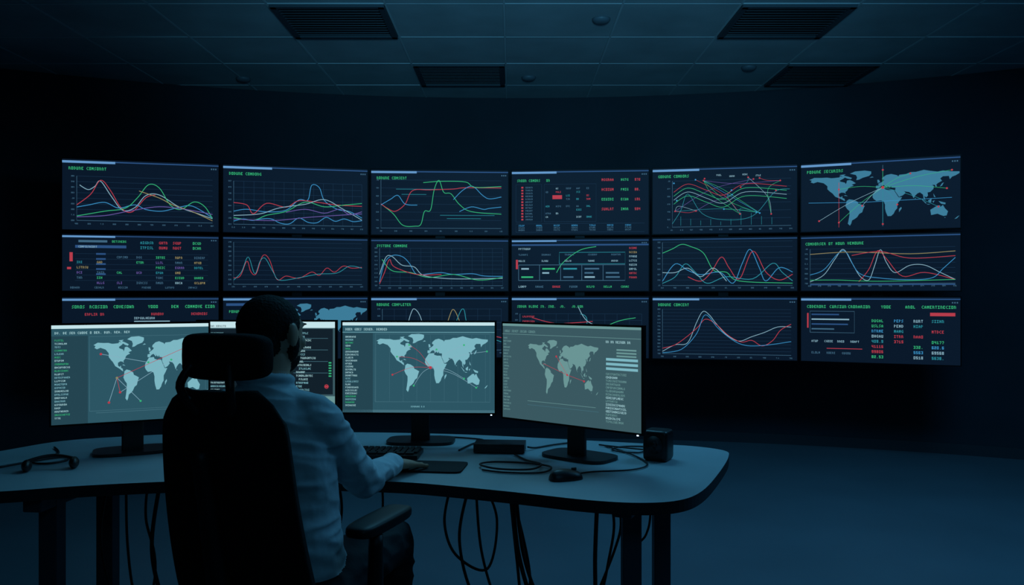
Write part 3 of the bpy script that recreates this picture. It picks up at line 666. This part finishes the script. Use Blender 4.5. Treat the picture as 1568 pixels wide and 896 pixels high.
hd('skin', (0, .092, -.056), (.022, .008, .005)); hd('skin', (0, .090, -.066), (.019, .008, .005))  # lips
for sx in (-1, 1):
    hd('skin', (sx*.081, -.004, -.002), (.009, .018, .031)); hd('skin', (sx*.086, -.012, .004), (.006, .016, .026))
hd('hair', (0, -.010, .024), (.078, .093, .083)); hd('hair', (0, -.045, -.02), (.064, .053, .058))
hd('hair', (0, .038, -.062), (.058, .058, .045))         # beard mass
for sx in (-1, 1): hd('hair', (sx*.062, .02, -.03), (.014, .022, .04))
def remesh(names, vox, sm):
    allm = MB()
    for k in names:
        allm.add(parts[k].v, parts[k].f)
    o = allm.obj('tmp', m_skin); md = o.modifiers.new('r', 'REMESH'); md.mode = 'VOXEL'; md.voxel_size = vox
    dg = bpy.context.evaluated_depsgraph_get(); dg.update()
    me = bpy.data.meshes.new_from_object(o.evaluated_get(dg))
    V = [v.co.copy() for v in me.vertices]; F = [tuple(p.vertices) for p in me.polygons]
    bpy.data.objects.remove(o)
    nb = [set() for _ in V]
    for f in F:
        for i in range(len(f)): nb[f[i]].add(f[i-1]); nb[f[i-1]].add(f[i])
    for _ in range(sm):
        V = [v.lerp(sum((V[j] for j in nb[i]), Vector())/len(nb[i]), .5) if nb[i] else v for i, v in enumerate(V)]
    trees = {k: BVHTree.FromPolygons(parts[k].v, parts[k].f) for k in names if parts[k].f}
    labs = []
    for f in F:
        c = sum((V[i] for i in f), Vector())/len(f); best = None
        for k, t in trees.items():
            r = t.find_nearest(c, .08)
            if r[0] is not None:
                d = r[3]-(.0015 if k == 'shirt' else 0)
                if best is None or d < best[0]: best = (d, k)
        labs.append(LB.index(best[1]) if best else 0)
    return V, F, labs
man = MB()
V, F, labs = remesh(['shirt', 'trousers', 'skin', 'hair', 'shoe'], .005, 5)
# cloth folds
nrm = [Vector() for _ in V]; isc = [False]*len(V); ish = [False]*len(V)
for f, l in zip(F, labs):
    n = (V[f[1]]-V[f[0]]).cross(V[f[2]]-V[f[0]])
    if n.length > 0: n.normalize()
    for i in f:
        nrm[i] += n
        if l <= 1: isc[i] = True
        if l == 3: ish[i] = True
for i, v in enumerate(V):
    if nrm[i].length == 0: continue
    n = nrm[i].normalized()
    if isc[i]:
        a = noise.noise(Vector((v.x*9+v.z*10, v.y*9, v.z*26))); b = noise.noise(Vector((v.x*30, v.y*22+v.z*25, v.z*18))+Vector((5, 3, 1)))
        V[i] = v+n*(.0075*(1-abs(a)*2.2)*.8+.003*b)
    elif ish[i]: V[i] = v+n*(.0012*noise.noise(v*260))
man.v = [tuple(v) for v in V]; man.f = F; man.m = labs
# hands
def hand(W, fwd, side, curl=.5, droop=-.18):
    f = Vector(fwd).normalized(); u = Vector((0, 0, 1)); r = f.cross(u).normalized(); u = r.cross(f).normalized()
    th = -side; K = 1.1    # thumb side: right hand -> thumb to the left
    def P(a, b, c): return W+(f*a+r*b+u*c)*K
    sk.rings([[P(a, x*math.cos(2*math.pi*j/20), zc+y*math.sin(2*math.pi*j/20)) for j in range(20)] for a, x, y, zc in ((-.05, .024, .02, 0), (-.01, .025, .018, 0), (.02, .034, .017, -.001), (.05, .04, .0155, -.004), (.08, .041, .013, -.008), (.092, .037, .009, -.011))])
    for i, (ln, off) in enumerate(((.072, .031), (.080, .0105), (.075, -.0105), (.058, -.031))):
        b = th*off; p0 = Vector((.078, b, -.008)); pts = [p0]; ang = droop; pos = p0.copy()
        for k, fr in enumerate((.42, .32, .26)):
            ang2 = ang-curl*(k)*.75; sp = b*.35*fr
            pos = pos+Vector((math.cos(ang2)*ln*fr, sp, math.sin(ang2)*ln*fr)); pts.append(pos.copy())
        pts.insert(1, p0.lerp(pts[1], .5))
        pp = [P(*q) for q in pts]
        pp = [Vector((q.x, q.y, max(q.z, DZ+.0145))) for q in pp]
        sk.tube(pp, [.0098, .0093, .0088, .0083, .0073], 12, round_ends=True)
    pp = [P(.008, th*.022, -.006), P(.035, th*.045, -.012), P(.062, th*.056, -.018), P(.085, th*.058, -.023)]
    pp = [Vector((q.x, q.y, max(q.z, DZ+.015))) for q in pp]
    sk.tube(pp, [.0155, .013, .011, .009], 12, smooth=3, round_ends=True)
parts['skin'] = sk = MB()
hand(Wr+Vector((0, 0, -.004)), (.42, .9, -.06), 1)
V, F, labs = remesh(['skin'], .0028, 3); man.add(V, F, 2)
parts['skin'] = sk = MB()
hand(Wl+Vector((0, 0, -.004)), (.35, .93, -.06), -1)
V, F, labs = remesh(['skin'], .0028, 3); man.add(V, F, 2)
for sx in (-1, 1):
    man.ell((sx*.031, .078, .008), (.012, .010, .008), 5, HM); man.ell((sx*.031, .0848, .008), (.0052, .0045, .0052), 6, HM)
    man.ell((sx*.031, .088, .033), (.018, .006, .0035), 3, HM)
man.obj('seated_man', LM, smooth=True)

# ---------------------------------------------------------------- lights
def light(kind, name, loc, tgt, col, power, **kw):
    l = bpy.data.lights.new(name, kind); l.color = lin(col)[:3]; l.energy = power
    for k, v in kw.items(): setattr(l, k, v)
    o = bpy.data.objects.new(name, l); sc.collection.objects.link(o)
    o.matrix_world = Matrix.Translation(loc) @ (Vector(tgt)-Vector(loc)).to_track_quat('-Z', 'Y').to_matrix().to_4x4()
    return o
light('SPOT', 'ceiling_wash_light', (.2, .3, 1.9), (.25, 5.0, 3.4), '#58abd4', 680, spot_size=math.radians(64), spot_blend=1, shadow_soft_size=.3)
light('AREA', 'desk_fill_light', (.0, 4.2, 3.12), (-.1, 3.8, 0), '#55acd4', 36, size=1.1)  # added fill above the frame, lifts desk and floor; no fixture modelled
light('AREA', 'aisle_fill_light', (2.6, 3.9, 3.12), (2.6, 4.2, 0), '#4a9ccf', 62, size=1.2)  # added out-of-frame fill for the blue glow on the right-hand floor
light('AREA', 'rear_fill_light', (.6, -.6, 3.1), (-.2, 1.6, .4), '#55a4d0', 13, size=1.5)  # added fill behind the camera, brightens the shirt back and chair
w = bpy.data.worlds.new('night'); sc.world = w; w.use_nodes = True
w.node_tree.nodes['Background'].inputs[0].default_value = (.01, .03, .06, 1); w.node_tree.nodes['Background'].inputs[1].default_value = .5

cam = bpy.data.cameras.new('camera'); cam.lens = 28.7; cam.sensor_width = 36
co = bpy.data.objects.new('camera', cam); sc.collection.objects.link(co)
co.location = (0, 0, 1.35); co.rotation_euler = (math.radians(90), 0, 0)
sc.camera = co
